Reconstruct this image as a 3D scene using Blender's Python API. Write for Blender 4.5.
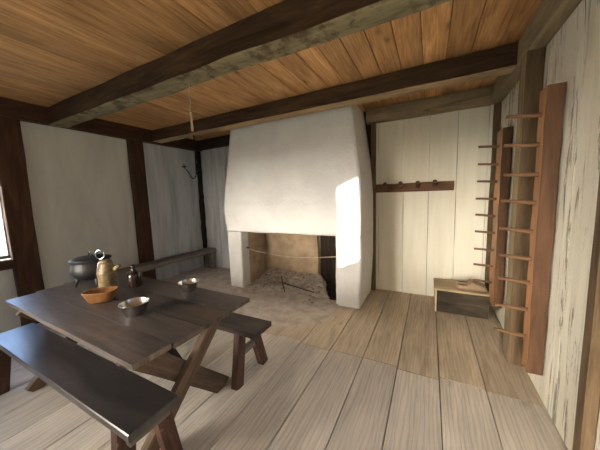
import bpy, math, random
from mathutils import Vector, Matrix, noise
random.seed(7)
scene = bpy.context.scene
C = scene.collection
for o in list(bpy.data.objects): bpy.data.objects.remove(o)

# ------------------------------------------------------------------ camera
def cam_matrix(yaw, pitch, roll):
    B = Matrix(((1, 0, 0), (0, 0, -1), (0, 1, 0)))
    return Matrix.Rotation(yaw, 3, 'Z') @ Matrix.Rotation(-pitch, 3, 'X') @ Matrix.Rotation(roll, 3, 'Y') @ B
cd = bpy.data.cameras.new('camera'); cam = bpy.data.objects.new('camera', cd); C.objects.link(cam)
cam.matrix_world = Matrix.Translation((0, 0, 1.5)) @ cam_matrix(.47898, .11149, .03239).to_4x4()
cd.sensor_width = 36; cd.lens = 250.7 / 600 * 36; cd.clip_start = .03
scene.camera = cam

# ------------------------------------------------------------------ world, sun, exposure
SUN_DIR = Vector((-.99, 1, -.47)).normalized()
w = bpy.data.worlds.new('world'); scene.world = w; w.use_nodes = True
nt = w.node_tree; N = nt.nodes; L = nt.links
bg = N['Background']
tc = N.new('ShaderNodeTexCoord'); dot = N.new('ShaderNodeVectorMath'); dot.operation = 'DOT_PRODUCT'
L.new(tc.outputs['Generated'], dot.inputs[0]); dot.inputs[1].default_value = (-.45, -.89, 0)
rmp = N.new('ShaderNodeValToRGB'); mr = N.new('ShaderNodeMapRange')
mr.inputs['From Min'].default_value = -1; mr.inputs['From Max'].default_value = 1
L.new(dot.outputs['Value'], mr.inputs['Value']); L.new(mr.outputs['Result'], rmp.inputs['Fac'])
e = rmp.color_ramp.elements
e[0].position = .74; e[0].color = (.42, .62, 1.0, 1)
x_ = e.new(.85); x_.color = (.15, .20, .30, 1); e = [e[0], e[2]]
e[1].position = .98; e[1].color = (9.0, 8.2, 7.0, 1)
L.new(rmp.outputs['Color'], bg.inputs['Color'])
bg.inputs['Strength'].default_value = 3.0
sd = bpy.data.lights.new('sun', 'SUN'); sd.energy = 22; sd.angle = math.radians(1.2); sd.color = (1, .86, .66)
sun = bpy.data.objects.new('sun', sd); C.objects.link(sun)
sun.rotation_euler = SUN_DIR.to_track_quat('-Z', 'Y').to_euler()
def portal(name, loc, direction, sx, sy):
    ld = bpy.data.lights.new(name, 'AREA'); ld.shape = 'RECTANGLE'; ld.size = sx; ld.size_y = sy
    ld.cycles.is_portal = True
    o = bpy.data.objects.new(name, ld); C.objects.link(o); o.location = loc
    o.rotation_euler = Vector(direction).to_track_quat('-Z', 'Z').to_euler()
portal('portal_added_door', (.26, -1.42, 1.15), (0, 1, 0), .77, 2.3)
portal('portal_window_left', (-4.62, .53, 1.38), (1, 0, 0), 1.06, 1.04)
portal('portal_added_window', (.88, 1.385, 1.955), (-1, 0, 0), .39, 1.1)
scene.view_settings.view_transform = 'Standard'
scene.view_settings.look = 'None'
scene.view_settings.gamma = 1
scene.view_settings.use_curve_mapping = False
scene.view_settings.exposure = 1.34

# ------------------------------------------------------------------ materials
def newmat(name, rough=.8, metal=0.0):
    m = bpy.data.materials.new(name); m.use_nodes = True
    b = m.node_tree.nodes['Principled BSDF']
    b.inputs['Roughness'].default_value = rough; b.inputs['Metallic'].default_value = metal
    b.inputs['Specular IOR Level'].default_value = .3
    return m, m.node_tree.nodes, m.node_tree.links, b
def noise_node(N, L, vec, scale, detail=5, rough=.6, dist=0.0):
    n = N.new('ShaderNodeTexNoise'); n.inputs['Scale'].default_value = scale
    n.inputs['Detail'].default_value = detail; n.inputs['Roughness'].default_value = rough
    n.inputs['Distortion'].default_value = dist
    L.new(vec, n.inputs['Vector']); return n.outputs['Fac']
def mapping(N, L, vec, s):
    m = N.new('ShaderNodeMapping'); L.new(vec, m.inputs['Vector']); m.inputs['Scale'].default_value = s
    return m.outputs['Vector']
def ramp(N, L, fac, stops):
    r = N.new('ShaderNodeValToRGB'); L.new(fac, r.inputs['Fac']); el = r.color_ramp.elements
    el[0].position, el[0].color = stops[0][0], (*stops[0][1], 1)
    el[1].position, el[1].color = stops[-1][0], (*stops[-1][1], 1)
    for p, c in stops[1:-1]:
        x = el.new(p); x.color = (*c, 1)
    return r.outputs['Color']
def mix(N, L, fac, a, b, mode='MIX'):
    m = N.new('ShaderNodeMix'); m.data_type = 'RGBA'; m.blend_type = mode
    if isinstance(fac, (int, float)): m.inputs[0].default_value = fac
    else: L.new(fac, m.inputs[0])
    for i, v in ((6, a), (7, b)):
        if isinstance(v, tuple): m.inputs[i].default_value = (*v, 1)
        else: L.new(v, m.inputs[i])
    return m.outputs[2]
def bump(N, L, b, h, strength, dist=.01):
    bp = N.new('ShaderNodeBump'); bp.inputs['Strength'].default_value = strength
    bp.inputs['Distance'].default_value = dist; L.new(h, bp.inputs['Height']); L.new(bp.outputs['Normal'], b.inputs['Normal'])
def step(N, L, fac, lo, hi):
    m = N.new('ShaderNodeMapRange'); m.inputs['From Min'].default_value = lo; m.inputs['From Max'].default_value = hi
    L.new(fac, m.inputs['Value']); return m.outputs['Result']
G3 = lambda v: (v, v, v)

def wood(name, dark, mid, light, rough=.75, grain=14, bstr=.35, knots=.5, spots=None, spec=.3, rings=0.0, finew=.5):
    m, N, L, b = newmat(name, rough); b.inputs['Specular IOR Level'].default_value = spec
    uv = N.new('ShaderNodeUVMap').outputs['UV']
    g = noise_node(N, L, mapping(N, L, uv, (grain, 1.1, 1)), 1.6, 6, .62, .9)
    fine = noise_node(N, L, mapping(N, L, uv, (grain * 7, 3, 1)), 1.5, 3, .6)
    big = noise_node(N, L, mapping(N, L, uv, (2.2, .8, 1)), 1.3, 3, .5)
    col = ramp(N, L, g, [(.30, dark), (.5, mid), (.72, light)])
    if rings:
        wv = N.new('ShaderNodeTexWave'); wv.wave_type = 'BANDS'; wv.bands_direction = 'X'
        L.new(mapping(N, L, uv, (1, .13, 1)), wv.inputs['Vector'])
        wv.inputs['Scale'].default_value = 11; wv.inputs['Distortion'].default_value = 9
        wv.inputs['Detail'].default_value = 2; wv.inputs['Detail Scale'].default_value = 1.1
        col = mix(N, L, rings, col, ramp(N, L, wv.outputs['Fac'], [(.0, G3(.55)), (.35, G3(1.0)), (1, G3(1.08))]), 'MULTIPLY')
    col = mix(N, L, finew, col, ramp(N, L, fine, [(.3, G3(.62)), (.6, G3(1.08))]), 'MULTIPLY')
    col = mix(N, L, .8, col, ramp(N, L, big, [(.3, G3(.72)), (.7, G3(1.2))]), 'MULTIPLY')
    if knots:
        v = N.new('ShaderNodeTexVoronoi'); v.inputs['Scale'].default_value = 1.0
        L.new(mapping(N, L, uv, (4.2, 1.7, 1)), v.inputs['Vector'])
        col = mix(N, L, knots, col, ramp(N, L, v.outputs['Distance'], [(.03, G3(.28)), (.085, G3(.75)), (.14, G3(1.0))]), 'MULTIPLY')
    if spots:
        p = N.new('ShaderNodeNewGeometry').outputs['Position']
        col = mix(N, L, step(N, L, noise_node(N, L, p, spots[1], 5, .65), spots[2], spots[3]), col, spots[0])
    at = N.new('ShaderNodeAttribute'); at.attribute_name = 'tint'
    col = mix(N, L, 1.0, col, at.outputs['Color'], 'MULTIPLY')
    L.new(col, b.inputs['Base Color'])
    bump(N, L, b, fine, bstr, .006)
    return m

def plaster(name, base, dirt, rough=.9, bstr=.6, streak=(1, 1, 1), wear=None, lo=.35, crack=None):
    m, N, L, b = newmat(name, rough); b.inputs['Specular IOR Level'].default_value = .15
    p = N.new('ShaderNodeNewGeometry').outputs['Position']
    a = noise_node(N, L, mapping(N, L, p, streak), 2.2, 6, .6, .3)
    f = noise_node(N, L, p, 26, 5, .65)
    col = ramp(N, L, a, [(lo, dirt), (.58, base)])
    if wear:
        k = noise_node(N, L, mapping(N, L, p, wear[1]), 1.0, 9, .78, 1.2)
        col = mix(N, L, step(N, L, k, wear[2], wear[3]), col, wear[0])
    if crack:
        v = N.new('ShaderNodeTexVoronoi'); v.feature = 'DISTANCE_TO_EDGE'; v.inputs['Scale'].default_value = 1
        L.new(mapping(N, L, p, crack), v.inputs['Vector'])
        col = mix(N, L, 1, col, ramp(N, L, v.outputs['Distance'], [(.0, (.62, .58, .5)), (.012, G3(1.0))]), 'MULTIPLY')
    L.new(col, b.inputs['Base Color'])
    h = mix(N, L, .35, a, f)
    bump(N, L, b, h, bstr, .02)
    return m

M = {}
M['floor'] = wood('floor_boards', (.47, .42, .365), (.57, .515, .45), (.64, .58, .51), .62, 14, .3, .45, rings=.32, finew=.3)
M['floor_back'] = wood('floor_boards_back', (.42, .335, .24), (.56, .455, .335), (.64, .53, .40), .62, 12, .3, .4, rings=.3, finew=.3)
M['ceiling'] = wood('ceiling_boards', (.36, .18, .06), (.56, .305, .125), (.69, .41, .19), .7, 9, .2, .75, rings=.3)
M['beam'] = wood('dark_beam', (.03, .016, .008), (.065, .036, .018), (.11, .065, .035), .8, 10, .6, .3)
M['beam_under_lit'] = wood('beam_underside_lit', (.26, .18, .095), (.42, .30, .17), (.52, .39, .235), .85, 7, .6, .4, spots=((.22, .19, .12), 6, .56, .7))  # bare tan wood, partly lightened to carry floor bounce in the colour
M['beam_mottled_lit'] = wood('beam_underside_mottled_lit', (.15, .125, .07), (.26, .225, .125), (.34, .29, .17), .9, 5, .7, .3, spots=((.10, .075, .04), 7, .5, .62))  # greenish mottle is its own; the paleness is partly painted floor light
M['plate'] = wood('plate_timber', (.17, .135, .08), (.29, .235, .145), (.40, .33, .21), .85, 8, .6, .5)
M['post_red'] = wood('red_brown_post', (.032, .013, .006), (.062, .027, .012), (.10, .046, .022), .8, 8, .5, .3)
M['post_tan'] = wood('tan_post', (.16, .115, .065), (.27, .205, .12), (.36, .28, .17), .85, 8, .5, .4)
M['post_side'] = wood('brown_post_side', (.07, .045, .025), (.13, .085, .045), (.2, .135, .08), .85, 8, .7, .4)
M['rack'] = wood('rack_timber_lit', (.30, .15, .065), (.42, .215, .10), (.50, .275, .135), .6, 8, .3, .5)
M['rack_shaded'] = wood('rack_timber_shaded', (.07, .033, .016), (.115, .055, .027), (.16, .08, .04), .7, 8, .4, .5)  # shaded twin of the rack timber, weaker light put into the colour
M['peg'] = wood('peg_wood', (.09, .045, .022), (.16, .08, .04), (.23, .125, .065), .6, 10, .2, 0)
M['rail'] = wood('peg_rail_wood', (.07, .036, .02), (.145, .072, .04), (.22, .12, .068), .75, 8, .4, .5)
M['table'] = wood('table_planks', (.026, .021, .019), (.06, .048, .042), (.115, .093, .08), .36, 9, .3, .5, spots=((.12, .065, .032), 3.2, .55, .72), spec=.8)
M['table_edge'] = wood('table_edge', (.08, .06, .045), (.15, .115, .085), (.22, .17, .13), .75, 8, .5, .2)
M['trestle'] = wood('trestle_wood', (.065, .043, .03), (.14, .092, .063), (.22, .15, .105), .75, 8, .5, .4)
M['bench'] = wood('bench_wood', (.016, .014, .014), (.034, .030, .030), (.06, .052, .05), .30, 7, .15, .3, spec=.9)
M['far_seat'] = wood('far_bench_wood', (.03, .022, .018), (.06, .045, .037), (.10, .078, .064), .5, 7, .3, .3)
M['bench_leg'] = wood('bench_leg_wood', (.03, .014, .01), (.075, .035, .024), (.14, .07, .05), .6, 8, .4, .3, spots=((.2, .14, .11), 22, .64, .7))
M['grey_wood'] = wood('grey_wood', (.11, .098, .085), (.21, .185, .16), (.31, .275, .24), .85, 9, .6, .4)
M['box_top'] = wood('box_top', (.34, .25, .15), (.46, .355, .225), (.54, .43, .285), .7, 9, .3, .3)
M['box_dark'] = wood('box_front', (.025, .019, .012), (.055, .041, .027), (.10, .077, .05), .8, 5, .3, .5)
M['near_black'] = wood('near_black_boards', (.012, .008, .006), (.025, .016, .011), (.045, .03, .02), .95, 8, .4, .3)
M['white'] = plaster('lime_plaster', (.77, .76, .73), (.70, .69, .66), bstr=1.2)
M['panel'] = plaster('wall_panel_plaster', (.56, .55, .485), (.46, .45, .395), bstr=.35, streak=(1, 1.6, .35), lo=.3)
M['panel_cool'] = plaster('whitewashed_panel', (.58, .59, .585), (.40, .41, .41), bstr=.4, streak=(3.5, 3.5, .35), lo=.32, wear=((.30, .28, .25), (7, 7, .7), .66, .72))
M['whitewash'] = plaster('whitewashed_boards', (.85, .82, .69), (.78, .745, .61), bstr=.35, streak=(5, 5, .5), lo=.3, wear=((.40, .33, .22), (9, 9, 1.0), .70, .78))
M['whitewash_worn'] = plaster('worn_whitewash', (.80, .77, .66), (.68, .65, .54), bstr=.55, streak=(1, 5, .6), lo=.3, wear=((.24, .21, .17), (5, 13, 1.0), .535, .60))
M['clay'] = plaster('firebox_clay', (.45, .335, .22), (.32, .225, .145), bstr=.8, streak=(2, 2, 2))
M['dirt'] = plaster('hearth_earth', (.54, .475, .40), (.40, .34, .285), bstr=1.0, streak=(3, 3, 3), wear=((.40, .36, .32), (9, 9, 9), .55, .68))
M['gap'] = newmat('dark_gap', .95)[0]; M['gap'].node_tree.nodes['Principled BSDF'].inputs['Base Color'].default_value = (.03, .022, .015, 1)
def simple(name, c, rough=.5, metal=0, c2=None, sc=12, spec=.5, bs=.2):
    m, N, L, b = newmat(name, rough, metal); b.inputs['Specular IOR Level'].default_value = spec
    p = N.new('ShaderNodeNewGeometry').outputs['Position']
    n = noise_node(N, L, p, sc, 4, .6)
    L.new(ramp(N, L, n, [(.35, c2 or tuple(x * .7 for x in c)), (.65, c)]), b.inputs['Base Color'])
    if bs: bump(N, L, b, n, bs, .003)
    return m
M['iron'] = simple('cast_iron', (.010, .010, .011), .5, 0, sc=40)
M['iron_matt'] = simple('wrought_iron', (.02, .017, .015), .7, .3)
M['ochre'] = simple('ochre_glaze', (.24, .17, .08), .4, 0, (.10, .068, .03), 38)
M['bottle'] = simple('salt_glaze', (.03, .016, .011), .16, 0, (.02, .012, .01), 30, bs=.1)
M['steel'] = simple('bright_steel', (.7, .7, .7), .2, 1, bs=0)
M['pewter'] = simple('pewter', (.56, .55, .52), .27, 1, (.42, .41, .38), 14, bs=.1)
M['bowl_wood'] = wood('bowl_wood', (.12, .05, .015), (.20, .085, .026), (.28, .125, .04), .4, 10, .15, 0, spec=.5)
M['clog'] = simple('clog_leather', (.36, .26, .17), .8, 0, (.26, .18, .11), 20)
M['clog_shade'] = simple('clog_opening_shade', (.05, .03, .02), .9)  # dark colour standing in for the shade inside the shoe
M['rope'] = simple('hemp_rope', (.60, .50, .36), .9, 0, (.42, .33, .22), 60)
M['straw'] = simple('dry_twig', (.36, .28, .20), .9, 0, (.18, .13, .09), 30)
M['stone'] = simple('rubble', (.34, .28, .22), .95, 0, (.2, .16, .12), 30)
M['grass'] = simple('outdoor_ground', (.30, .30, .25), .95, 0, (.22, .23, .17), 1.5)
m, N_, L_, b_ = newmat('window_glass', .02)
b_.inputs['Transmission Weight'].default_value = 1; b_.inputs['IOR'].default_value = 1.1; b_.inputs['Base Color'].default_value = (.93, .97, 1, 1)
M['glass'] = m

# ------------------------------------------------------------------ mesh building
WLOC = {}
class MB:
    def __init__(s): s.v = []; s.f = []; s.uv = []; s.t = []; s.m = []; s.sm = []
    def face(s, idx, uvs, t=1.0, m=0, smooth=False):
        s.f.append(idx); s.uv.append(uvs); s.t.append(t); s.m.append(m); s.sm.append(smooth)
    def bar(s, p0, p1, w, h, up=(0, 0, 1), ch=.004, segs=1, jit=0, jf=3.0, w1=None, h1=None, mats=None, tint=None, smooth=False, mi=0, bow=0):
        """a chamfered timber from p0 to p1; mats = material index for (+side, +up, -side, -up, ends)"""
        p0 = Vector(p0); p1 = Vector(p1); d = p1 - p0; ln = d.length; d.normalize()
        side = d.cross(Vector(up)).normalized(); u = side.cross(d)
        w1 = w if w1 is None else w1; h1 = h if h1 is None else h1
        t = random.uniform(.82, 1.15) if tint is None else tint
        ou, ov = random.uniform(0, 50), random.uniform(0, 50)
        mats = mats or (mi,) * 5
        b0 = len(s.v); nr = segs + 1
        seed = Vector((random.uniform(0, 90), 0, 0)) if jit else Vector()
        for i in range(nr):
            a = i / segs; W = (w + (w1 - w) * a) / 2; H = (h + (h1 - h) * a) / 2; c = min(ch, W * .6, H * .6)
            q = p0 + d * (ln * a) + u * (bow * math.sin(math.pi * a))
            for (x, y) in ((W, -H + c), (W, H - c), (W - c, H), (-W + c, H), (-W, H - c), (-W, -H + c), (-W + c, -H), (W - c, -H)):
                P = q + side * x + u * y
                if jit: P = P + noise.noise_vector(P * jf + seed) * jit
                s.v.append(P)
        per = [0]
        pts = ((w/2, -h/2+ch), (w/2, h/2-ch), (w/2-ch, h/2), (-w/2+ch, h/2), (-w/2, h/2-ch), (-w/2, -h/2+ch), (-w/2+ch, -h/2), (w/2-ch, -h/2), (w/2, -h/2+ch))
        for a, b in zip(pts, pts[1:]): per.append(per[-1] + math.hypot(b[0]-a[0], b[1]-a[1]))
        sidem = (mats[0], mats[1], mats[1], mats[1], mats[2], mats[3], mats[3], mats[3])
        for i in range(segs):
            for k in range(8):
                k2 = (k + 1) % 8
                ua, ub = ou + per[k], ou + per[k + 1]; va, vb = ov + ln * i / segs, ov + ln * (i + 1) / segs
                s.face((b0 + i*8 + k, b0 + i*8 + k2, b0 + (i+1)*8 + k2, b0 + (i+1)*8 + k), ((ua, va), (ub, va), (ub, vb), (ua, vb)), t, sidem[k], smooth)
        for base, rev in ((b0, False), (b0 + segs*8, True)):
            idx = [base + k for k in range(8)]; uvs = [(ou + pts[k][0], ov + pts[k][1] * .3) for k in range(8)]
            if not rev: idx.reverse(); uvs.reverse()
            s.face(tuple(idx), tuple(uvs), t * .95, mats[4])
        return s
    def box(s, x0, x1, y0, y1, z0, z1, grain='x', **k):
        xm, ym, zm = (x0+x1)/2, (y0+y1)/2, (z0+z1)/2
        if grain == 'x': return s.bar((x0, ym, zm), (x1, ym, zm), y1-y0, z1-z0, **k)     # +side = -Y
        if grain == 'y': return s.bar((xm, y0, zm), (xm, y1, zm), x1-x0, z1-z0, **k)     # +side = +X
        return s.bar((xm, ym, z0), (xm, ym, z1), x1-x0, y1-y0, up=(0, 1, 0), **k)
    def grid(s, nu, nv, fn, mi=0, smooth=True, close=False, t=1.0):
        b0 = len(s.v)
        for j in range(nv):
            for i in range(nu): s.v.append(Vector(fn(i, j)))
        for j in range(nv - 1):
            for i in range(nu if close else nu - 1):
                i2 = (i + 1) % nu
                s.face((b0+j*nu+i, b0+j*nu+i2, b0+(j+1)*nu+i2, b0+(j+1)*nu+i), ((i/nu, j/nv), ((i+1)/nu, j/nv), ((i+1)/nu, (j+1)/nv), (i/nu, (j+1)/nv)), t, mi, smooth)
        return b0
    def lathe(s, prof, c=(0, 0, 0), seg=28, sx=1, sy=1, pw=1.0, mi=0, rot=0, capb=True, capt=False):
        c = Vector(c)
        def fn(i, j):
            a = 2*math.pi*i/seg; r, z = prof[j]
            ca, sa = math.cos(a), math.sin(a)
            x = math.copysign(abs(ca)**pw, ca)*r*sx; y = math.copysign(abs(sa)**pw, sa)*r*sy
            return c + Vector((x*math.cos(rot)-y*math.sin(rot), x*math.sin(rot)+y*math.cos(rot), z))
        b0 = s.grid(seg, len(prof), fn, mi, True, True)
        if capb: s.face(tuple(b0 + i for i in reversed(range(seg))), tuple((0, 0) for _ in range(seg)), 1, mi)
        if capt:
            b1 = b0 + (len(prof)-1)*seg; s.face(tuple(b1 + i for i in range(seg)), tuple((0, 0) for _ in range(seg)), 1, mi)
        return s
    def tube(s, pts, r, seg=8, mi=0, r1=None, closed=False, jit=0):
        pts = [Vector(p) for p in pts]; n = len(pts); r1 = r if r1 is None else r1
        fr = None; b0 = len(s.v); ou = random.uniform(0, 9); ln = 0
        for i, p in enumerate(pts):
            if closed: d = (pts[(i+1) % n] - pts[i-1]).normalized()
            else: d = (pts[min(i+1, n-1)] - pts[max(i-1, 0)]).normalized()
            if fr is None:
                a = Vector((0, 0, 1)) if abs(d.z) < .9 else Vector((1, 0, 0)); fr = d.cross(a).normalized()
            fr = (fr - d * fr.dot(d)).normalized(); q = d.cross(fr)
            R = r + (r1 - r) * i / max(1, n-1)
            if jit: R *= 1 + random.uniform(-jit, jit)
            for k in range(seg):
                a = 2*math.pi*k/seg; s.v.append(p + fr * (math.cos(a)*R) + q * (math.sin(a)*R))
        for i in range(n if closed else n-1):
            i2 = (i+1) % n
            for k in range(seg):
                k2 = (k+1) % seg
                s.face((b0+i*seg+k, b0+i*seg+k2, b0+i2*seg+k2, b0+i2*seg+k), ((ou+k/seg*r*6, i*.05), (ou+(k+1)/seg*r*6, i*.05), (ou+(k+1)/seg*r*6, (i+1)*.05), (ou+k/seg*r*6, (i+1)*.05)), 1, mi, True)
        if not closed:
            s.face(tuple(b0+k for k in reversed(range(seg))), tuple((0, 0) for _ in range(seg)), 1, mi)
            s.face(tuple(b0+(n-1)*seg+k for k in range(seg)), tuple((0, 0) for _ in range(seg)), 1, mi)
        return s
    def build(s, name, mats, parent=None, origin=None):
        if not isinstance(mats, (list, tuple)): mats = [mats]
        if origin is None:
            xs = [v.x for v in s.v]; ys = [v.y for v in s.v]; zs = [v.z for v in s.v]
            origin = ((min(xs)+max(xs))/2, (min(ys)+max(ys))/2, min(zs))
        O = Vector(origin)
        me = bpy.data.meshes.new(name); me.from_pydata([v - O for v in s.v], [], s.f)
        for m in mats: me.materials.append(M[m])
        uvl = me.uv_layers.new(name='UVMap'); k = 0
        flat = [c for u in s.uv for p in u for c in p]; uvl.data.foreach_set('uv', flat)
        at = me.attributes.new('tint', 'FLOAT', 'FACE'); at.data.foreach_set('value', s.t)
        me.polygons.foreach_set('material_index', s.m); me.polygons.foreach_set('use_smooth', s.sm)
        me.update()
        o = bpy.data.objects.new(name, me); C.objects.link(o)
        if parent:
            o.parent = parent; o.location = O - WLOC[parent.name]
        else: o.location = O
        WLOC[o.name] = O
        return o
def tag(o, label=None, cat=None, group=None, kind=None):
    if label: o['label'] = label
    if cat: o['category'] = cat
    if group: o['group'] = group
    if kind: o['kind'] = kind
    return o
def thing(name, loc, label, cat, group=None):
    o = bpy.data.objects.new(name, None); C.objects.link(o); o.location = loc; o.empty_display_size = .05
    WLOC[o.name] = Vector(loc); return tag(o, label, cat, group)
def struct(o): o['kind'] = 'structure'; return o
def dup(o, delta, parent=None):
    c = o.copy(); C.objects.link(c); c.location = Vector(o.location) + Vector(delta)
    if parent: c.parent = parent
    return c

# ------------------------------------------------------------------ room shell
XL, XR, YB, YF = -4.5, .74, 3.98, -1.4
ZC, ZP = 2.75, 2.54
# floor: boards along Y, butt joint across at y = 2.17
mb = MB()
mb.box(XL-.1, XR+.12, YF-.1, YB+.15, -.14, -.032, grain='y', mi=1)
seams = [.735, .412, .1, -.219, -.52, -.838, -1.153]
x = -1.153
while x > XL: x -= .312; seams.append(x)
for i in range(len(seams)-1):
    a, b = seams[i+1], seams[i]
    j = 2.17 + .02*math.sin(i*2.3)
    mb.box(a+.0035, b-.0035+(.03 if i == 0 else 0), YF-.05, j-.0025, -.03, random.uniform(-.001, .001), grain='y', ch=.002, segs=8, jit=.0015, tint=random.uniform(.88, 1.1))
    if i == 0:
        mb.box(a+.002, b+.03, j+.002, YB+.1, -.03, 0, grain='y', ch=.002, segs=8, jit=.0015, mi=2)
    else:
        mb.box(a+.0035, b-.0035, j+.0025, YB+.1, -.03, random.uniform(-.001, .001), grain='y', ch=.002, segs=8, jit=.0015, mi=2, tint=random.uniform(.9, 1.08))
struct(mb.build('floor', ['floor', 'gap', 'floor_back']))
# earth of the hearth and the back left corner
EDGE = [(-4.6, 2.75), (-3.6, 2.62), (-2.7, 2.5), (-2.1, 2.35), (-1.6, 2.25), (-1.3, 2.4), (-1.05, 2.72), (-.93, 3.0), (-.9, 3.3)]
def edge_y(x):
    for (x0, y0), (x1, y1) in zip(EDGE, EDGE[1:]):
        if x <= x1: return y0 + (y1-y0)*(x-x0)/(x1-x0)
    return 3.3
def ear(i, j):
    x = -4.5 + 3.42 * i / 130
    y0 = edge_y(x) + .06*noise.noise(Vector((x*4, 3, 0))) + .02*noise.noise(Vector((x*18, 3, 0)))
    y = y0 + (3.975 - y0) * (j / 70) ** 1.0
    d = y - y0
    h = -.004 + min(1, d/.12)*.010 + min(1, d/.6)*.008
    inside = max(0, min(1, (y-3.1)/.75)) * max(0, min(1, (x+3.0)/.35)) * max(0, min(1, (-1.25-x)/.35))
    h += .15*inside**1.4
    r = noise.fractal(Vector((x*9, y*9, 0)), .8, 2.2, 4)
    h += (.004 + .022*max(0, min(1, (y-2.9)/.3)) * max(0, min(1, (x+2.9)/.2))) * (r*.9)
    # ash pit drops away to the right
    t = (x + 1.71) * (.906) + (y - 4.05) * (.59)   # > 0 right of the pit edge
    if y > 3.2 and t > -.05: h = max(-.02, h - (t+.05)*1.2)
    if y - y0 < .004: h = -.008
    return (x, y, h)
mb = MB(); mb.grid(131, 71, ear)
struct(mb.build('floor_hearth_earth', 'dirt'))

# ceiling boards
mb = MB(); mb.box(XL-.15, XR+.15, YF-.1, YB+.15, ZC+.035, ZC+.12, grain='y', mi=1)
cs = [-.87 + .1955*k for k in range(-20, 10)]
for a, b in zip(cs, cs[1:]):
    if b < XL-.1 or a > XR+.1: continue
    j = random.choice([1.6, 1.6, 2.98])
    zz = random.uniform(-.002, .002)
    mb.box(a+.0025, b-.0025, YF-.1, YB+.12, ZC+zz, ZC+.032, grain='y', ch=.003, segs=4, jit=.002, tint=random.uniform(.82, 1.16))
struct(mb.build('ceiling', ['ceiling', 'gap']))

def plank_wall(mb, axis, pos, out, seams, z0, z1, mi=0, wob=.004, gap=.0035, th=.028, tj=.05):
    """vertical boards. axis 'x': wall runs along x at y = pos; 'y': along y at x = pos; out = sign of the outward side"""
    for a, b in zip(seams, seams[1:]):
        off = random.uniform(0, .005)
        t = random.uniform(1-tj, 1+tj*.6)
        lo, hi = sorted((pos + out*off, pos + out*th))
        if axis == 'x': mb.box(a+gap/2, b-gap/2, lo, hi, z0, z1, grain='z', ch=.004, segs=14, jit=wob, jf=2.5, tint=t, mi=mi)
        else: mb.box(lo, hi, a+gap/2, b-gap/2, z0, z1, grain='z', ch=.004, segs=14, jit=wob, jf=2.5, tint=t, mi=mi)

# back wall
mb = MB(); mb.box(XL-.12, XR+.12, YB+.03, YB+.14, -.1, ZC+.08, grain='x', mi=1)
sm = [-.83, -.70, -.35, -.02, .31, .64, .80]
plank_wall(mb, 'x', YB, 1, sm, 0, 2.6)
sm = [-4.55, -4.3, -4.02, -3.75, -3.5, -3.2, -2.95]
plank_wall(mb, 'x', YB, 1, sm, 0, 2.75, mi=2)
mb.box(-2.95, -.8, YB, YB+.03, 0, 2.75, grain='x', mi=1)
struct(mb.build('wall_back', ['whitewash', 'gap', 'panel_cool']))
# right wall: added unseen window for the sun patch, from y 1.19 to 1.58 near the camera
WY0, WY1, WZ0, WZ1 = 1.225, 1.62, 1.40, 2.51
mb = MB()
for (a, b, c, d) in ((YF-.1, WY0, -.1, ZC+.08), (WY1, YB+.1, -.1, ZC+.08), (WY0, WY1, -.1, WZ0), (WY0, WY1, WZ1, ZC+.08)):
    mb.box(XR+.03, XR+.12, a, b, c, d, grain='y', mi=1)
plank_wall(mb, 'y', XR, 1, [1.64, 2.04, 2.395, 2.75, 3.08, 3.40, 3.72, 3.98], 0, 2.6, wob=.006, gap=.009)
plank_wall(mb, 'y', XR, 1, [-1.4, -1.1, -.75, -.4, -.05, .3, .6, .9, 1.1], 0, 2.6, gap=.006)
plank_wall(mb, 'y', XR, 1, [1.10, 1.32, 1.62], 0, 1.37)
plank_wall(mb, 'y', XR, 1, [1.10, 1.195], 1.375, 2.6)
struct(mb.build('wall_right', ['whitewash_worn', 'gap']))
# left wall with window_1 (y -.15 .. .95, z .87 .. 2.05)
LY0, LY1, LZ0, LZ1 = -.0, 1.06, .87, 1.90
mb = MB()
for (a, b, c, d) in ((YF-.1, LY0, -.1, ZC+.08), (LY1, YB+.1, -.1, ZC+.08), (LY0, LY1, -.1, LZ0-.02), (LY0, LY1, LZ1, ZC+.08)):
    mb.box(XL-.12, XL-.03, a, b, c, d, grain='y', mi=1)
def panel(a, b, c, d, mi=0, n=20):
    mb.grid(n, n, lambda i, j: (XL + .006*noise.noise(Vector((0, i*.25+a*3, j*.22))), a+(b-a)*i/(n-1), c+(d-c)*j/(n-1)), mi)
panel(1.2, 2.55, 0, 2.6); panel(-1.4, 0, 0, 2.6); panel(0, 1.1, 0, .8); panel(0, 1.1, 1.9, 2.6)
plank_wall(mb, 'y', XL, -1, [2.7, 2.98, 3.25, 3.53, 3.8, 4.0], 0, 2.6, mi=2, gap=.003)
struct(mb.build('wall_left', ['panel', 'gap', 'panel_cool']))
# front wall behind the camera, with a made-up door opening for daylight (x -.9 .. .6)
DX0, DX1, DZ = -.12, .64, 2.3
mb = MB()
mb.box(XL-.1, -3.5, YF-.12, YF, -.1, ZC+.08, grain='x'); mb.box(-2.3, DX0, YF-.12, YF, -.1, ZC+.08, grain='x')
mb.box(-3.5, -2.3, YF-.12, YF, -.1, .95, grain='x'); mb.box(-3.5, -2.3, YF-.12, YF, 2.05, ZC+.08, grain='x'); mb.box(DX1, XR+.12, YF-.12, YF, -.1, ZC+.08, grain='x')  # window-height gap added as a further daylight source
mb.box(DX0, DX1, YF-.12, YF, DZ, ZC+.08, grain='x')
struct(mb.build('wall_front', 'panel'))
mb = MB()
mb.box(DX0, DX0+.06, YF-.13, YF+.02, 0, DZ, grain='z'); mb.box(DX1-.06, DX1, YF-.13, YF+.02, 0, DZ, grain='z')
mb.box(DX0+.06, DX1-.06, YF-.13, YF+.02, DZ-.07, DZ, grain='x')
struct(mb.build('added_door', 'post_tan'))  # frame of the invented daylight doorway

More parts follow.
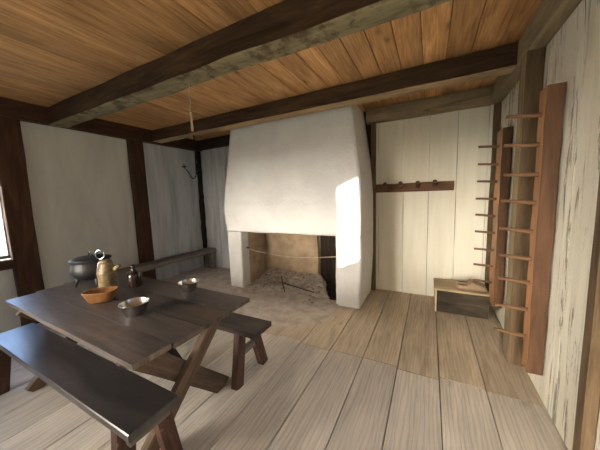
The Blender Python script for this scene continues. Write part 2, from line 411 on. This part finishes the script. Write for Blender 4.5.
# unseen wall added outside to keep sun and side sky off the front openings
mb = MB(); mb.box(.76, .86, -12.0, YF-.13, -.25, 3.9, grain='y')
struct(mb.build('wall_sun_blocker', 'grey_wood'))

# windows
wf = MB()
for (a, b, c, d, g) in ((LY0, LY0+.04, LZ0, LZ1, 'z'), (LY1-.035, LY1, LZ0, LZ1, 'z'), (LY0+.04, LY1-.035, LZ0, LZ0+.04, 'y'), (LY0+.04, LY1-.035, LZ1-.04, LZ1, 'y')):
    wf.box(XL-.075, XL-.03, a, b, c, d, grain=g, tint=1)
w1 = struct(wf.build('window_1', 'grey_wood'))
mu = MB()
for y in (.35, .71): mu.box(XL-.062, XL-.046, y-.01, y+.01, LZ0+.04, LZ1-.04, grain='z')
for z in (1.22, 1.60): mu.box(XL-.06, XL-.048, LY0+.04, LY1-.035, z-.008, z+.008, grain='y')
mu.build('muntin', 'grey_wood', w1)
g = MB(); g.box(XL-.056, XL-.052, LY0+.04, LY1-.035, LZ0+.04, LZ1-.04, grain='y', ch=.0005); g.build('pane', 'glass', w1)
wf = MB()
for (a, b, c, d, gr) in ((WY0-.03, WY0, WZ0-.03, WZ1, 'z'), (WY0, WY1, WZ0-.03, WZ0, 'y')):
    wf.box(XR-.005, XR+.11, a, b, c, d, grain=gr, tint=1)
struct(wf.build('added_sun_window', 'post_side'))  # frame of the added opening that lets sun onto the chimney

# outdoor ground
mb = MB(); mb.grid(2, 2, lambda i, j: (-60+120*i, -60+120*j, -.25)); struct(mb.build('ground', 'grass'))

# ------------------------------------------------------------------ frame timbers
def timber(name, box, grain, mats, label, cat, mm=None, jit=.008, ch=.008, segs=30, jf=2.2, group=None):
    mb = MB(); mb.box(*box, grain=grain, mats=mm, jit=jit, ch=ch, segs=segs, jf=jf, tint=1)
    return tag(mb.build(name, mats), label, cat, group)
timber('ceiling_beam', (-4.42, .69, 1.525, 1.715, 2.53, 2.749), 'x', ['beam', 'beam_mottled_lit'], 'massive dark ceiling beam nearest the camera, mottled grey-green underside', 'beam', (0, 0, 1, 1, 0), jit=.014)
timber('ceiling_beam', (-4.42, .66, 2.895, 3.065, 2.557, 2.749), 'x', ['beam', 'beam_under_lit'], 'dark ceiling beam crossing just in front of the chimney, tan underside', 'beam', (0, 0, 1, 1, 0), jit=.006)
timber('wall_plate', (.635, .745, YF, 3.96, 2.545, 2.748), 'y', ['plate'], 'greyish brown horizontal timber along the top of the right wall', 'beam', jit=.007)
timber('wall_plate', (-.86, .64, 3.87, 3.985, 2.545, 2.745), 'x', ['plate'], 'weathered grey-brown timber above the white wall with the peg rail', 'beam', jit=.006)
timber('wall_plate', (-4.505, -4.38, YF, 3.97, 2.54, 2.748), 'y', ['post_red'], 'dark red-brown horizontal timber along the top of the left wall', 'beam', jit=.007)
timber('wall_plate', (-4.4, -2.9, 3.86, 3.985, 2.56, 2.745), 'x', ['near_black'], 'blackened timber at the ceiling left of the chimney', 'beam', jit=.005)
timber('wall_post', (-4.505, -4.42, 1.03, 1.265, 0, 2.54), 'z', ['post_red'], 'wide dark red-brown post beside the left window', 'post', jit=.010)
timber('wall_post', (-4.505, -4.43, 2.51, 2.745, 0, 2.54), 'z', ['post_red'], 'dark brown post between the two white panels of the left wall', 'post', jit=.006)
timber('corner_post', (-4.50, -4.43, 3.90, 3.985, 0, 2.56), 'z', ['near_black'], 'thin ragged blackened post in the far left corner by the bench', 'post', jit=.016, jf=7, segs=60)
timber('wall_post', (-.80, -.735, 3.90, 3.985, .0, 2.545), 'z', ['post_side'], 'narrow brown post between the chimney and the peg rail wall', 'post', jit=.005)
timber('corner_post', (.672, .745, 3.91, 3.985, 0, 2.545), 'z', ['post_side'], 'brown post in the far right corner behind the small peg rack', 'post', jit=.006)
timber('wall_post', (.632, .742, 2.62, 2.79, .0, 2.545), 'z', ['post_side', 'post_tan'], 'tall tan-faced post on the right wall between the two peg racks', 'post', (1, 0, 0, 0, 0), jit=.007)  # room-facing side coloured as lit, the browner sides as shaded
timber('window_post', (.70, .775, 1.625, 1.705, .0, 2.545), 'z', ['post_side'], 'brown post at the right edge of the picture beside the worn wall', 'post', jit=.003)
timber('window_rail', (-4.505, -4.43, -.5, 1.03, .755, .865), 'y', ['post_red'], 'dark brown rail under the left window', 'sill', jit=.004)
timber('sill_beam', (-4.505, -4.44, 1.27, 2.505, 0, .10), 'y', ['post_red'], 'dark timber along the foot of the left wall behind the table', 'beam', jit=.004)

# ------------------------------------------------------------------ fireplace
fp = thing('fireplace', (-1.9, 3.5, 0), 'large whitewashed plaster fireplace with a tapering chimney hood and clay firebox', 'fireplace')
def lerp_tab(tab, z):
    for (z0, v0), (z1, v1) in zip(tab, tab[1:]):
        if z <= z1: return v0 + (v1-v0)*max(0, (z-z0))/(z1-z0)
    return tab[-1][1]
XLt = [(.93, -3.05), (1.22, -3.075), (1.32, -3.085), (1.5, -3.05), (2.56, -2.87), (2.8, -2.84)]
XRt = [(.93, -.762), (1.5, -.765), (1.75, -.782), (2.56, -.892), (2.8, -.93)]
YFt = [(.93, 3.16), (1.3, 3.15), (2.56, 3.19), (2.8, 3.2)]
def rough_v(P, amp):
    return P + noise.noise_vector(P*3)*amp + noise.noise_vector(P*11)*amp*.35
def prism(mb, z0, z1, nz, fx0, fx1, fyf, yb, nx, ny, rc=.02, amp=.008, recess=0):
    loop = []
    ex, ey = .008/(fx1(z0)-fx0(z0)), .008/(yb-fyf(z0))
    for k in range(ny): loop.append((0, 1-k/ny))          # left side: back to front
    loop.append((0, ey))
    for k in range(nx): loop.append((k/nx, 0))            # front
    loop.insert(len(loop)-nx+1, (ex, 0)); loop.append((1-ex, 0))
    for k in range(ny): loop.append((1, k/ny))            # right side
    loop.insert(len(loop)-ny+1, (1, ey))
    for k in range(nx): loop.append((1-k/nx, 1))          # back
    n = len(loop)
    def fn(i, j):
        z = z0 + (z1-z0)*j/(nz-1); a, b = loop[i]
        xa, xb, yf = fx0(z), fx1(z), fyf(z)
        x = xa + (xb-xa)*a; y = yf + (yb-yf)*b
        dx = min(x-xa, xb-x); dy = y-yf
        if dx < rc and dy < rc:
            q = rc
            if dy < 1e-6 and dx < 1e-6:
                x += rc*.3 if a == 0 else -rc*.3; y += rc*.3
        if recess and dy < 1e-4 and z > 1.42 and x > xa+.13: y += recess
        P = Vector((x, y, z))
        if b < .99: P = rough_v(P, amp)
        return P
    b0 = mb.grid(n, nz, fn, 0, True, True)
    for base, rev in ((b0, True), (b0+(nz-1)*n, False)):
        idx = [base+k for k in range(n)]
        if rev: idx.reverse()
        mb.face(tuple(idx), tuple((0, 0) for _ in idx))
mb = MB(); prism(mb, .965, 2.749, 46, lambda z: lerp_tab(XLt, z), lambda z: lerp_tab(XRt, z), lambda z: lerp_tab(YFt, z), 3.975, 56, 20, amp=.009, recess=.012)
mb.build('chimney_hood', 'white', fp)
mb = MB(); prism(mb, -.02, .975, 24, lambda z: -1.115, lambda z: lerp_tab([(0, -.80), (.6, -.765), (1, -.762)], z), lambda z: 3.16, 3.97, 10, 20, amp=.009)
mb.build('right_jamb', 'white', fp)
mb = MB(); prism(mb, -.02, .975, 24, lambda z: -3.03, lambda z: -2.745, lambda z: 3.16, 3.36, 8, 5, amp=.006)
mb.build('left_jamb', 'white', fp)
mb = MB()
mb.grid(14, 24, lambda i, j: rough_v(Vector((-2.745+.03*math.sin(i*.3), 3.35 + .53*i/13, -.02+1.0*j/23)), .012))
mb.grid(24, 24, lambda i, j: rough_v(Vector((-2.80 + 1.125*i/23, 3.87+.05*max(0, 1-i/4)-.02, -.02+1.0*j/23)), .014))
mb.grid(6, 24, lambda i, j: rough_v(Vector((-1.675+.01*i/5, 3.85+.10*i/5, -.02+1.0*j/23)), .004))
mb.grid(6, 24, lambda i, j: Vector((-3.03, 3.3+.6*i/5, -.02+1.0*j/23)))
mb.build('clay_lining', 'clay', fp)
mb = MB()
for k in range(3): mb.box(-1.66+.19*k, -1.475+.19*k, 3.95, 3.972, -.02, .985, grain='z')  # near-black boards and slab behind the clay
mb.box(-1.75, -1.11, 3.3, 3.955, -.03, .006, grain='x')
mb.build('dark_panel', 'near_black', fp)

mb = MB()
pts = [(-2.79 + 1.70*t, 3.30, .672 - .085*math.sin(math.pi*t)**1 * (1-.1*t) - .018*t) for t in [k/24 for k in range(25)]]
mb.tube(pts, .0075, 6, 0)
tag(mb.build('rope', 'rope'), 'pale sagging rope stretched across the mouth of the fireplace', 'rope')
mb = MB(); mb.box(-2.80, -2.70, 3.285, 3.315, .665, .682, grain='x')
mb.build('iron_spike', 'iron_matt', fp)
def ground_h(x, y):
    # height of hearth earth near x, y
    best = -.05
    i = int(round((x+4.5)/3.42*130)); i = max(0, min(130, i))
    y0 = edge_y(x)
    j = int(round((y-y0)/(3.975-y0)*70)); j = max(1, min(70, j))
    return max(ear(ii, jj)[2] for ii in (max(0, i-1), i, min(130, i+1)) for jj in (max(0, j-1), j, min(70, j+1)))
mb = MB(); pts = []
for k in range(26):
    a = 2*math.pi*k/26; x = -1.98+.12*math.cos(a); y = 3.56+.10*math.sin(a)
    pts.append((x, y, ground_h(x, y)+.008))
mb.tube(pts, .008, 6, closed=True)
tag(mb.build('rope_loop', 'rope'), 'pale loop of rope lying on the ash in the fireplace', 'rope')
for (x0, y0, x1, y1, r, lab) in ((-2.12, 3.45, -1.52, 3.32, .008, 'dark thin iron poker lying across the ash in the fireplace'), (-2.28, 3.62, -1.98, 3.22, .009, 'dark stick on the ash left of the rope loop')):
    mb = MB(); z0, z1 = ground_h(x0, y0), ground_h(x1, y1)
    mb.tube([(x0+(x1-x0)*t, y0+(y1-y0)*t, max(z0+(z1-z0)*t, ground_h(x0+(x1-x0)*t, y0+(y1-y0)*t)-.01)+r) for t in [k/8 for k in range(9)]], r, 6)
    tag(mb.build('poker' if 'poker' in lab else 'stick', 'iron_matt' if 'poker' in lab else 'bench_leg'), lab, 'poker' if 'poker' in lab else 'stick')
# loose rubble and twigs
mb = MB(); rr = random.Random(3)
for k in range(650):
    x = rr.uniform(-2.7, -1.25); y = 3.95 - abs(rr.gauss(0, .38))
    if y < 2.75 or (x+1.71)*.906+(y-4.05)*.59 > -.08: continue
    z = ground_h(x, y)
    if rr.random() < .45:
        a = rr.uniform(0, math.pi); l = rr.uniform(.03, .13)
        dx, dy = math.cos(a)*l/2, math.sin(a)*l/2
        mb.tube([(x-dx, y-dy, z), (x+rr.uniform(-.008, .008), y, z+rr.uniform(.003, .014)), (x+dx, y+dy, z)], rr.uniform(.002, .0045), 5, 0)
    else:
        r = rr.uniform(.006, .022)
        b0 = mb.grid(6, 4, lambda i, j: Vector((x, y, z)) + Vector((math.cos(i*math.pi/3)*math.sin((j+.3)*math.pi/3.7), math.sin(i*math.pi/3)*math.sin((j+.3)*math.pi/3.7), math.cos((j+.3)*math.pi/3.7)*.7))*r*rr.uniform(.75, 1.25), 1, False, True)
tag(mb.build('hearth_debris', ['straw', 'stone']), 'twigs, ash crumbs and rubble strewn over the hearth', 'debris', kind='stuff')
for k, (x, y, z, r, lab) in enumerate(((-2.47, 3.78, .15, .035, 'fist-sized rounded stone at the back left of the firebox'),)):
    z = ground_h(x, y)+.005
    mb = MB(); mb.grid(12, 8, lambda i, j: Vector((x, y, z+r*.6)) + (Vector((math.cos(i*math.pi/6)*math.sin((j+.15)*math.pi/7.3), math.sin(i*math.pi/6)*math.sin((j+.15)*math.pi/7.3), math.cos((j+.15)*math.pi/7.3)*.7))*r*(1+.25*noise.noise(Vector((i, j, k))))), 0, True, True)
    tag(mb.build('stone', 'stone'), lab, 'stone')

# ------------------------------------------------------------------ peg racks on the right wall
def peg_rack(xf, y0, y1, z0, z1, pegs, ln, r, tipx, label, name='peg_rack', up=.012):
    t = thing(name, ((xf+XR)/2, (y0+y1)/2, z0), label, 'peg rack', 'peg racks on the right wall')
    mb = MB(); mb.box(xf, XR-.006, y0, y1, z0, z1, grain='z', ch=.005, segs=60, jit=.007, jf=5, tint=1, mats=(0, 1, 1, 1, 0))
    mb.build('board', ['rack', 'rack_shaded'], t)
    first = None
    for k, z in enumerate(pegs):
        if first is None or k == 0:
            mb = MB(); ym = (y0+y1)/2
            mb.tube([(xf+.03, ym, z-.004), (xf-.04, ym, z), (xf-ln*.6, ym, z+up*.6), (xf-ln*.96, ym-.002, z+up), (xf-ln, ym-.002, z+up)], r, 10, r1=r*.72)
            first = mb.build('peg', 'peg', t)
        else:
            p = dup(first, (random.uniform(-.006, .006), random.uniform(-.006, .006), z-pegs[0]+random.uniform(-.004, .004)))
            p.rotation_euler = (0, random.uniform(-.03, .03), random.uniform(-.02, .02))
    return t
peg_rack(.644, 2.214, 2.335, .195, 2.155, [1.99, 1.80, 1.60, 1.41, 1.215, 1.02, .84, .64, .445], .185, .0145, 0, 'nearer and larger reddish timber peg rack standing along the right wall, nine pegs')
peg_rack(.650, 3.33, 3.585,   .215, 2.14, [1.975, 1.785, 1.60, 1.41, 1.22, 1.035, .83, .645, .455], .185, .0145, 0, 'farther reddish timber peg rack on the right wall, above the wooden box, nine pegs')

# peg rail on the back wall
pr = thing('peg_rail', (-.24, 3.95, 1.53), 'short dark brown board with four wooden pegs on the white back wall', 'peg rail')
mb = MB(); mb.box(-.765, .285, 3.952, 3.984, 1.525, 1.648, grain='x', ch=.004, segs=20, jit=.004, jf=5, tint=1); mb.build('board', 'rail', pr)
pegx = [-.585, -.375, -.155, .055]; first = None
for k, px in enumerate(pegx):
    if k == 0:
        mb = MB(); mb.tube([(px, 3.965, 1.60), (px, 3.90, 1.618), (px, 3.845, 1.642), (px, 3.84, 1.643)], .024, 10, r1=.029)
        first = mb.build('peg', 'rail', pr)
    else: dup(first, (px-pegx[0], 0, random.uniform(-.004, .004)))

# ------------------------------------------------------------------ box and clogs
bx = thing('wooden_box', (.38, 3.73, 0), 'low wooden box with pale lid and dark front in the far right corner', 'box')
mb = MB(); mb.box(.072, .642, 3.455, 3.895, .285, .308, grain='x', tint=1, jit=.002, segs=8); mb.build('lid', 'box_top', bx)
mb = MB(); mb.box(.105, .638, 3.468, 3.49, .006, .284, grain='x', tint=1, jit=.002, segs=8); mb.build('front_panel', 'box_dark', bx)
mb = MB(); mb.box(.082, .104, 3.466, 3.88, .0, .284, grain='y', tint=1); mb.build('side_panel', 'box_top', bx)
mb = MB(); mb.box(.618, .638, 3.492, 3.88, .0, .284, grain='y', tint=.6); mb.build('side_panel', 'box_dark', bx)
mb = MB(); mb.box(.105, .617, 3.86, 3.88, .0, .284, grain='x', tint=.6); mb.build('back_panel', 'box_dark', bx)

def clog(x0, y, z, L_, label, rz=0):
    t = thing('clog', (x0+L_/2, y, z), label, 'shoe', 'pair of clogs on the wooden box')
    secs = 22
    def prof(a):
        wv = .042*(1-(2*a-1)**4*.55)*(1 if a > .3 else .86+.14*a/.3)*(1 if a < .8 else 1-(a-.8)**2*9)
        top = lerp_tab([(0, .064), (.15, .052), (.38, .060), (.48, .105), (.6, .092), (.85, .062), (1, .03)], a)
        return wv, top
    def fn(i, j):
        a = j/(secs-1); wv, top = prof(a); x = x0 + L_*a
        hollow = .06 < a < .46
        th = .010
        if hollow:
            P = [(wv*.8, 0), (wv, .02), (wv*.98, top*.75), (wv*.9, top), (wv*.9-th, top), (wv*.72-th, .028), (0, .022), (-wv*.72+th, .028), (-wv*.9+th, top), (-wv*.9, top), (-wv*.98, top*.75), (-wv, .02), (-wv*.8, 0), (0, 0)]
        else:
            P = [(wv*.8, 0), (wv, .02), (wv*.97, top*.6), (wv*.8, top*.85), (wv*.55, top*.96), (wv*.25, top), (0, top*1.02), (-wv*.25, top), (-wv*.55, top*.96), (-wv*.8, top*.85), (-wv*.97, top*.6), (-wv, .02), (-wv*.8, 0), (0, 0)]
        u, v = P[i]
        s_ = 1 if .02 < a < .98 else .75
        return Vector((x, y + u*s_, z + v*(s_ if v > 0 else 1)))
    mb = MB(); b0 = mb.grid(14, secs, fn, 0, True, True)
    mb.face(tuple(b0+k for k in reversed(range(14))), tuple((0, 0) for _ in range(14)))
    mb.face(tuple(b0+(secs-1)*14+k for k in range(14)), tuple((0, 0) for _ in range(14)))
    for v in mb.v: v.y += (v.x-x0)*rz
    mb.build('upper', 'clog', t)
    mb = MB()
    mb.lathe([(.0, 0), (1, 0)], (x0+L_*.26, y+(L_*.26)*rz, z+.0505), 20, L_*.18, .027, 1, capb=False)
    mb.build('opening_shade', 'clog_shade', t)  # flat dark disc painted in as the shade of the opening
clog(.315, 3.555, .309, .31, 'nearer of the two tan clogs on the box, toe pointing to the peg rack', rz=.03)
clog(.325, 3.68, .309, .31, 'clog behind the other one on the box, nearer the white wall', rz=-.02)

# ------------------------------------------------------------------ table
tb = thing('trestle_table', (-2.1, 1.03, 0), 'dark weathered plank table on crossed trestle legs, set with pots and bowls', 'table')
mb = MB()
ys = [.60, .80, 1.0, 1.215, 1.455]
ends = [(-3.01, -1.205), (-3.05, -1.185), (-3.09, -1.19), (-3.12, -1.20)]
for k in range(4):
    a, b = ys[k], ys[k+1]
    mb.bar((ends[k][0], (a+b)/2+.02*(1 if k < 1 else .5), .735), (ends[k][1], (a+b)/2-.01, .735), b-a-.007, .03, ch=.001, segs=16, jit=.0025, jf=3, mats=(0, 0, 0, 0, 1), tint=(1.25, .95, .8, .85)[k])
mb.build('tabletop', ['table', 'table_edge'], tb)
for x in (-1.42, -2.86):
    s = 1 if x > -2 else -1
    mb = MB(); mb.bar((x+.02, 1.36, .70), (x+.02, .65, .0), .05, .095, up=(0, 1, 0), ch=.004, segs=12, jit=.004, tint=1.15 if s > 0 else .9); mb.build('leg', 'trestle', tb)
    mb = MB(); mb.bar((x-.03, .69, .69), (x-.04, 1.37, .0), .045, .13, up=(0, 1, 0), ch=.004, segs=12, jit=.004, tint=.85); mb.build('leg', 'trestle', tb)
    mb = MB(); mb.box(x-.035, x+.035, .70, 1.36, .672, .7185, grain='y', tint=.8); mb.build('batten', 'trestle', tb)
mb = MB(); mb.box(-2.84, -1.46, 1.01, 1.06, .30, .39, grain='x', tint=.7); mb.build('stretcher', 'trestle', tb)
for s in (1, -1):
    xm = -2.14 + s*.64
    mb = MB(); mb.bar((xm, 1.035, .37), (xm-s*.40, 1.035, .715), .045, .06, up=(0, 1, 0), tint=.45); mb.build('brace', 'trestle', tb)

# ------------------------------------------------------------------ benches
def bench(x0, x1, ya, yb, z, label, splay_y=.06, splay_x=.07, legw=.085, seat='bench', rz=(.24, .18), rx=0, inset=.13):
    t = thing('bench', ((x0+x1)/2, (ya+yb)/2, 0), label, 'bench', 'plank benches along the table')
    mb = MB(); mb.box(x0, x1, ya, yb, z-.042, z, grain='x', ch=.005, segs=16, jit=.002, jf=2, tint=1); mb.build('seat', seat, t)
    for xe, sx in ((x0+inset, -1), (x1-inset, 1)):
        for ye, sy in ((ya+.045, -1), (yb-.045, 1)):
            mb = MB(); mb.bar((xe, ye, z-.042), (xe+sx*splay_x*.4, ye+sy*splay_y, -.004), .062, legw, up=(0, 1, 0), ch=.004, segs=8, jit=.003, tint=1); mb.build('leg', 'bench_leg', t)
        mb = MB(); mb.box(xe-.02+sx*(.01+rx), xe+.02+sx*(.01+rx), ya+.03, yb-.03, z-rz[0], z-rz[1], grain='y', tint=.8); mb.build('rail', 'grey_wood' if sx > 0 else 'bench_leg', t)
    return t
bench(-3.16, -1.19, .535, .80, .45, 'long dark plank bench in front of the table, closest to the camera', splay_y=.05, rz=(.115, .05), rx=.05)
bench(-3.10, -1.185, 1.45, 1.69, .45, 'dark plank bench behind the table, nearer the fireplace', splay_y=.10, inset=.18, seat='far_seat')

# rough bench along the left wall
wbn = thing('wall_bench', (-4.25, 2.9, 0), 'rough half-log bench along the left wall by the sandy corner', 'bench')
mb = MB(); mb.bar((-4.26, 1.75, .41), (-4.26, 3.94, .405), .27, .095, ch=.03, segs=30, jit=.012, jf=3, tint=1); mb.build('seat', 'grey_wood', wbn)
for (x, y) in ((-4.35, 3.86), (-4.19, 3.86), (-4.35, 1.9), (-4.17, 1.9)):
    mb = MB(); mb.bar((x, y, .37), (x, y, 0), .075, .075, up=(0, 1, 0), ch=.018, segs=6, jit=.008, tint=.8); mb.build('leg', 'grey_wood', wbn)

# ------------------------------------------------------------------ tableware
TZ = .7525
def ring_pts(c, r, n=20, plane='xz', ry=None):
    ry = ry or r; out = []
    for k in range(n):
        a = 2*math.pi*k/n; u, v = r*math.cos(a), ry*math.sin(a)
        out.append({'xz': (c[0]+u, c[1], c[2]+v), 'yz': (c[0], c[1]+u, c[2]+v), 'xy': (c[0]+u, c[1]+v, c[2])}[plane])
    return out
def KB(mb, cx, cy, kx, kz):
    for v in mb.v: v.x = cx+(v.x-cx)*kx; v.y = cy+(v.y-cy)*kx; v.z = TZ+(v.z-TZ)*kz
    return mb
# iron pot
px, py = -2.75, 1.115
pot = thing('iron_pot', (px, py, TZ), 'black three-legged iron cauldron with a lid on the table', 'pot')
mb = MB(); mb.lathe([(.02, .055), (.07, .058), (.115, .08), (.138, .12), (.138, .155), (.125, .19), (.128, .205), (.135, .212), (.122, .212)], (px, py, TZ), 36); KB(mb, px, py, 1.12, 1.15).build('body', 'iron', pot)
mb = MB(); mb.lathe([(.138, .210), (.139, .219), (.10, .232), (.05, .240), (.001, .243)], (px, py, TZ), 36); lid = KB(mb, px, py, 1.12, 1.15).build('lid', 'iron', pot)
mb = MB(); mb.tube([(px-.028, py, TZ+.238), (px-.022, py, TZ+.262), (px, py, TZ+.270), (px+.022, py, TZ+.262), (px+.028, py, TZ+.238)], .006, 8); KB(mb, px, py, 1.12, 1.15).build('handle', 'iron', lid)
for a in (-2.2, -.2, 1.9):
    mb = MB(); c, s = math.cos(a), math.sin(a)
    mb.tube([(px+.09*c, py+.09*s, TZ+.085), (px+.105*c, py+.105*s, TZ+.045), (px+.12*c, py+.12*s, TZ+.002)], .017, 8, r1=.009); KB(mb, px, py, 1.12, 1.15).build('leg', 'iron', pot)
va = math.atan2(.42, .91)   # handles seen in profile from the camera
for s in (1, -1):
    dx, dy = math.cos(va)*s, math.sin(va)*s
    mb = MB(); mb.tube([(px+dx*.125, py+dy*.125, TZ+.195), (px+dx*.165, py+dy*.165, TZ+.20), (px+dx*.175, py+dy*.175, TZ+.175), (px+dx*.16, py+dy*.16, TZ+.15), (px+dx*.132, py+dy*.132, TZ+.148)], .0075, 8); KB(mb, px, py, 1.12, 1.15).build('lug', 'iron', pot)
# tin coffee jug
jx, jy = -2.50, 1.115
jug = thing('jug', (jx, jy, TZ), 'mottled ochre lidded jug with a bright ring handle, beside the black pot', 'jug')
mb = MB(); mb.lathe([(.06, 0), (.066, .01), (.068, .12), (.070, .132), (.066, .138), (.05, .185), (.042, .205), (.044, .21)], (jx, jy, TZ), 30); KB(mb, jx, jy, 1.02, 1.14).build('body', 'ochre', jug)
mb = MB(); mb.lathe([(.046, .208), (.047, .215), (.028, .226), (.001, .23)], (jx, jy, TZ), 24); KB(mb, jx, jy, 1.02, 1.14).build('lid', 'ochre', jug)
mb = MB(); mb.tube([(jx+.05, jy+.03, TZ+.15), (jx+.085, jy+.05, TZ+.17), (jx+.10, jy+.06, TZ+.178)], .018, 8, r1=.01); KB(mb, jx, jy, 1.02, 1.14).build('spout', 'ochre', jug)
mb = MB(); mb.tube([Vector((jx-.035, jy-.02, TZ+.268)) + Vector((math.cos(a)*.84*.034, math.cos(a)*.54*.034, math.sin(a)*.034)) for a in [2*math.pi*k/22 for k in range(22)]], .0045, 8, closed=True); KB(mb, jx, jy, 1.02, 1.14).build('ring', 'steel', jug)
mb = MB(); mb.tube([(jx-.035, jy-.02, TZ+.235), (jx-.042, jy-.035, TZ+.20), (jx-.062, jy-.045, TZ+.14), (jx-.066, jy-.05, TZ+.10)], .0045, 6); KB(mb, jx, jy, 1.02, 1.14).build('handle', 'steel', jug)
# brown bottle
qx, qy = -2.33, 1.245
bo = thing('bottle', (qx, qy, TZ), 'small glossy dark brown stoneware bottle near the middle of the table', 'bottle')
mb = MB(); mb.lathe([(.046, 0), (.056, .006), (.057, .095), (.052, .118), (.028, .145), (.020, .155), (.019, .175), (.024, .182), (.024, .195), (.016, .198), (.012, .18)], (qx, qy, TZ), 30); mb.build('body', 'bottle', bo)
mb = MB(); mb.tube([(qx+.018, qy-.012, TZ+.182), (qx+.045, qy-.03, TZ+.18), (qx+.052, qy-.034, TZ+.15), (qx+.04, qy-.026, TZ+.122)], .006, 8); mb.build('handle', 'bottle', bo)
# wooden trencher bowl
def bowl(name, c, prof, mat, label, cat, sx=1, sy=1, pw=1, rot=0, seg=36):
    mb = MB(); mb.lathe(prof, (c[0], c[1], TZ), seg, sx, sy, pw, 0, rot)
    return tag(mb.build(name, mat), label, cat)
bowl('wooden_bowl', (-2.23, .94), [(.06, 0), (.072, .012), (.098, .080), (.100, .086), (.088, .086), (.07, .03), (.045, .014), (.001, .012)], 'bowl_wood', 'oblong orange-brown carved wooden bowl in front of the jug', 'bowl', 1.12, .74, .6, rot=.75)
pew = [(.058, 0), (.061, .004), (.086, .080), (.090, .082), (.090, .084), (.085, .084), (.083, .080), (.057, .008), (.001, .007)]
b1 = bowl('pewter_bowl', (-1.745, .915), pew, 'pewter', 'grey pewter bowl nearest the camera, in the middle of the table', 'bowl'); b1['group'] = 'pewter bowls on the table'
b2 = bowl('pewter_bowl', (-1.775, 1.365), [(r*.9, z*.92) for r, z in pew], 'pewter', 'grey pewter bowl at the far edge of the table towards the fireplace', 'bowl'); b2['group'] = 'pewter bowls on the table'

# ------------------------------------------------------------------ hanging things
st = thing('hanging_string', (-1.925, 1.65, 2.12), 'short knotted string with a frayed tassel hanging from the near ceiling beam', 'string')
mb = MB(); mb.tube([(-1.925+.008*math.sin(k*.9), 1.65, 2.535-.26*k/14) for k in range(15)], .0035, 6); mb.build('cord', 'rope', st)
mb = MB(); mb.lathe([(.004, -.02), (.012, -.01), (.014, .0), (.011, .012), (.004, .02)], (-1.925, 1.65, 2.27), 10, capt=True)
mb.lathe([(.009, 0), (.012, .03), (.010, .08), (.006, .13), (.004, .15)], (-1.922, 1.65, 2.12), 8, capt=True)
mb.build('tassel', 'rope', st)
hk = thing('lamp_hook', (-3.47, 2.985, 1.85), 'black wrought-iron hanging candle hook in the back left corner', 'lamp')
mb = MB()
pts = [(-3.45, 2.985, 2.56), (-3.455, 2.985, 2.3), (-3.465, 2.985, 2.0)]
for k in range(9):
    a = math.pi*k/8; pts.append((-3.54+.075*math.cos(a), 2.985, 1.94-.075*math.sin(a)))
pts += [(-3.66, 2.985, 1.99), (-3.74, 2.985, 2.07)]
mb.tube(pts, .008, 6); mb.build('hook', 'iron_matt', hk)
mb = MB(); mb.lathe([(.01, 0), (.035, .006), (.045, .016), (.040, .016), (.012, .008)], (-3.745, 2.985, 2.068), 14)
mb.tube([(-3.80, 2.985, 2.082), (-3.69, 2.985, 2.082)], .008, 6); mb.tube([(-3.745, 2.985, 2.05), (-3.745, 2.985, 2.125)], .009, 6); mb.build('candle_cup', 'iron_matt', hk)
ch_ = thing('hanging_iron', (-4.1, 3.75, 1.98), 'small dark iron trivet and ring hanging on the blackened corner post', 'ironware')
mb = MB(); mb.tube([(-4.41, 3.87, 2.36), (-4.40, 3.86, 2.17)], .014, 6); mb.tube(ring_pts((-4.37, 3.84, 2.10), .075, 18, 'xz', .065), .009, 6, closed=True); mb.build('ring', 'iron_matt', ch_)
mb = MB(); mb.box(-4.44, -4.35, 3.835, 3.875, 2.13, 2.29, grain='z'); mb.build('plate', 'iron_matt', ch_)
